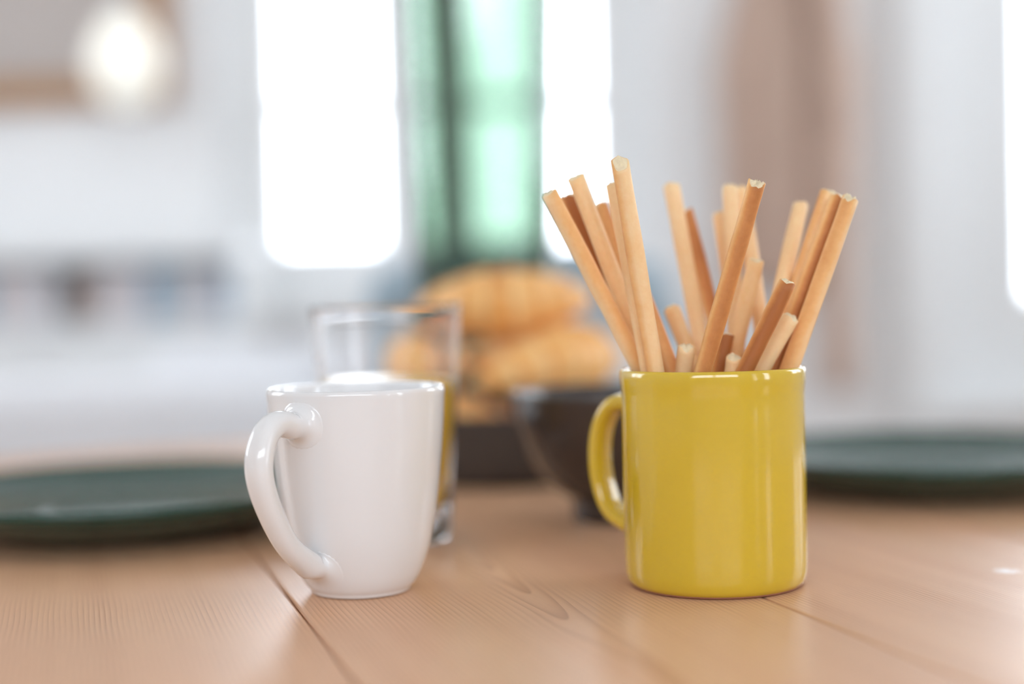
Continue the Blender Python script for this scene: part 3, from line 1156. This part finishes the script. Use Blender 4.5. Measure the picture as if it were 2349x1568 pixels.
# brown jug in the compartment below
jug = empty('brown_jug', (jug_x, BY + .10, zs), 'small brown clay jug standing in a gap between the books', 'jug')
bm = bmesh.new()
sj = .095
lathe(bm, [(0, .004), (.020, .0), (.032, .06 * sj / .3), (.036, .12 * sj / .3), (.028, .20 * sj / .3), (.018, .25 * sj / .3), (.021, .29 * sj / .3), (.018, .29 * sj / .3), (.015, .25 * sj / .3), (.025, .20 * sj / .3), (.033, .12 * sj / .3), (.02, .02), (0, .012)], 40)
obj('body', bm, M['brown_clay'], jug)
bm = bmesh.new()
tube(bm, smooth_profile([(.018, 0, .26 * sj / .3), (.040, 0, .26 * sj / .3), (.047, 0, .20 * sj / .3), (.034, 0, .13 * sj / .3)], 6), .004, 10)
obj('handle', bm, M['brown_clay'], jug)


# white sofa in the light of the window, and its cushion
def rounded_block(x0, x1, y0, y1, z0, z1, bev, seed=0, puff=.0):
    bm = bmesh.new()
    box(bm, x0, x1, y0, y1, z0, z1, bev, 5)
    if puff:
        bmesh.ops.subdivide_edges(bm, edges=list(bm.edges), cuts=2, use_grid_fill=True)
        cx, cz = (x0 + x1) / 2, (z0 + z1) / 2
        for v in bm.verts:
            u = (v.co.x - cx) / (x1 - x0) * 2
            w = (v.co.z - cz) / (z1 - z0) * 2
            k = max(0, 1 - u * u) * max(0, 1 - w * w)
            v.co.y += puff * k * (1 if v.co.y > (y0 + y1) / 2 else -1)
    return bm


SY = 1.85
s0 = at(-330, 900, SY)
s1 = at(700, 890, SY)
zb = at(300, 868, SY).z
sofa = empty('white_sofa', ((s0.x + s1.x) / 2, SY, 0), 'white linen sofa standing beyond the table below the window', 'sofa')
wS = (s1.x - s0.x) / 2
obj('backrest', rounded_block(-wS, wS, 0, .16, .12, zb, .05), M['linen'], sofa)
obj('seat_base', rounded_block(-wS, wS, .16, .60, .12, .34, .03), M['linen'], sofa)
obj('seat_cushion', rounded_block(-wS + .10, wS - .10, .165, .62, .34, .48, .04), M['linen'], sofa)
obj('armrest', rounded_block(-wS - .12, -wS + .0, 0, .62, .12, .60, .05), M['linen'], sofa)
obj('armrest', rounded_block(wS, wS + .12, 0, .62, .12, .60, .05), M['linen'], sofa)
for sx in (-1, 1):
    for y in (.05, .56):
        bm = bmesh.new()
        lathe(bm, [(0, 0), (.018, 0), (.024, .12), (0, .12)], 16, (sx * (wS - .02), y, 0))
        obj('leg', bm, M['pine_leg'], sofa)
p = at(628, 850, SY + .23)
cush = obj('cushion', rounded_block(-.17, .17, -.045, .045, -.17, .17, .04, puff=.012), M['linen'])
cush.location = (p.x, SY + .16 + .065, .48 + .172)
tag(cush, 'plump white cushion leaning on the sofa back near the window', 'cushion')

# grey-blue chair on the far side of the table
CYc = 1.72
ct = at(1190, 640, CYc)
ch = empty('dining_chair', (ct.x, CYc, 0), 'grey-blue painted wooden chair on the far side of the table', 'chair', rz=0)
zr = ct.z
tpv = [(-.165, .03, zr - .02), (-.09, -.005, zr), (0, -.015, zr + .006), (.09, -.005, zr), (.165, .03, zr - .02)]
bm = bmesh.new()
tube(bm, smooth_profile(tpv, 6), [(.011, .035)] * 25, 14, up=(0, 1, 0))
obj('top_rail', bm, M['grey_blue'], ch)
bm = bmesh.new()
tube(bm, smooth_profile([(a, b + .01, c - .16) for a, b, c in tpv], 6), [(.010, .025)] * 25, 14, up=(0, 1, 0))
obj('back_rail', bm, M['grey_blue'], ch)
for sx in (-1, 1):
    bm = bmesh.new()
    tube(bm, smooth_profile([(sx * .175, .0, 0), (sx * .17, .03, .44), (sx * .168, .03, zr - .01)], 6), .016, 12)
    obj('rear_leg', bm, M['grey_blue'], ch)
    bm = bmesh.new()
    tube(bm, [(sx * .18, -.36, 0), (sx * .17, -.34, .43)], .016, 12)
    obj('front_leg', bm, M['grey_blue'], ch)
for sx in (-.10, -.05, 0, .05, .10):
    bm = bmesh.new()
    tube(bm, [(sx * 1.1, -.02 + .02, .45), (sx, -.004, zr - .02)], .009, 10)
    obj('spindle', bm, M['grey_blue'], ch)
obj('seat', rounded_block(-.20, .20, -.38, .04, .43, .455, .01), M['grey_blue'], ch)

# taupe coat on a wall hook
hk = at(1800, -60, R['y1'] - .05)


def coat():
    r = empty('hanging_coat', (hk.x, R['y1'], 0), 'taupe brown coat hanging in folds from a wooden hook on the wall', 'coat')
    zt_, zb_ = hk.z + .10, at(1900, 900, R['y1'] - .08).z
    bm = bmesh.new()
    NX, NZ = 72, 48
    front, back = [], []
    for j in range(NZ + 1):
        t = j / NZ
        z = zt_ + (at(0, 640, R['y1']).z - .05 - zt_) * t
        wv = .05 + .105 * min(1, (t * 2.6)) ** .7 - .02 * t
        rf, rb = [], []
        for i in range(NX + 1):
            u = -1 + 2 * i / NX
            fold = .030 * (cos(u * 7.5 + .6 + .8 * t) * .5 + .5) * min(1, t * 3) + .014 * cos(u * 17 + 2 * t) * t
            th = (.035 + fold) * sqrt(max(0, 1 - u ** 4)) + .004
            sag = .012 * cos(u * 9) if j == NZ else 0
            rf.append(bm.verts.new((u * wv + .01 * sin(3 * t), -.012 - th, z + sag)))
            rb.append(bm.verts.new((u * wv + .01 * sin(3 * t), -.010, z + sag)))
        front.append(rf)
        back.append(rb)
    for j in range(NZ):
        for i in range(NX):
            bm.faces.new((front[j][i], front[j][i + 1], front[j + 1][i + 1], front[j + 1][i]))
            bm.faces.new((back[j][i + 1], back[j][i], back[j + 1][i], back[j + 1][i + 1]))
        for s in (0, NX):
            bm.faces.new((front[j][s], front[j + 1][s], back[j + 1][s], back[j][s]))
    for i in range(NX):
        bm.faces.new((front[0][i + 1], front[0][i], back[0][i], back[0][i + 1]))
        bm.faces.new((front[NZ][i], front[NZ][i + 1], back[NZ][i + 1], back[NZ][i]))
    obj('coat_body', bm, M['taupe'], r)
    sx = at(1915, 300, R['y1'] - .06).x - hk.x
    bm = bmesh.new()
    tube(bm, smooth_profile([(sx - .06, -.09, zt_ - .06), (sx - .01, -.085, zt_ - .16), (sx + .0, -.08, zt_ - .40), (sx - .006, -.07, (zt_ + zb_) / 2), (sx, -.065, zb_)], 8),
         [(.034 + .004 * sin(i * 1.1), .026) for i in range(33)], 18, up=(1, 0, 0))
    obj('sleeve', bm, M['taupe'], r)
    bm = bmesh.new()
    tube(bm, smooth_profile([(0, -.001, zt_ + .02), (0, -.05, zt_ + .01), (0, -.075, zt_ + .03), (0, -.078, zt_ + .05)], 5), .007, 10)
    return r, bm, zt_


r_, hb_, zt_ = coat()
h = obj('coat_hook', hb_, M['pine_leg'])
h.location = (hk.x, R['y1'], 0)
tag(h, 'small wooden wall hook that the taupe coat hangs from', 'hook')
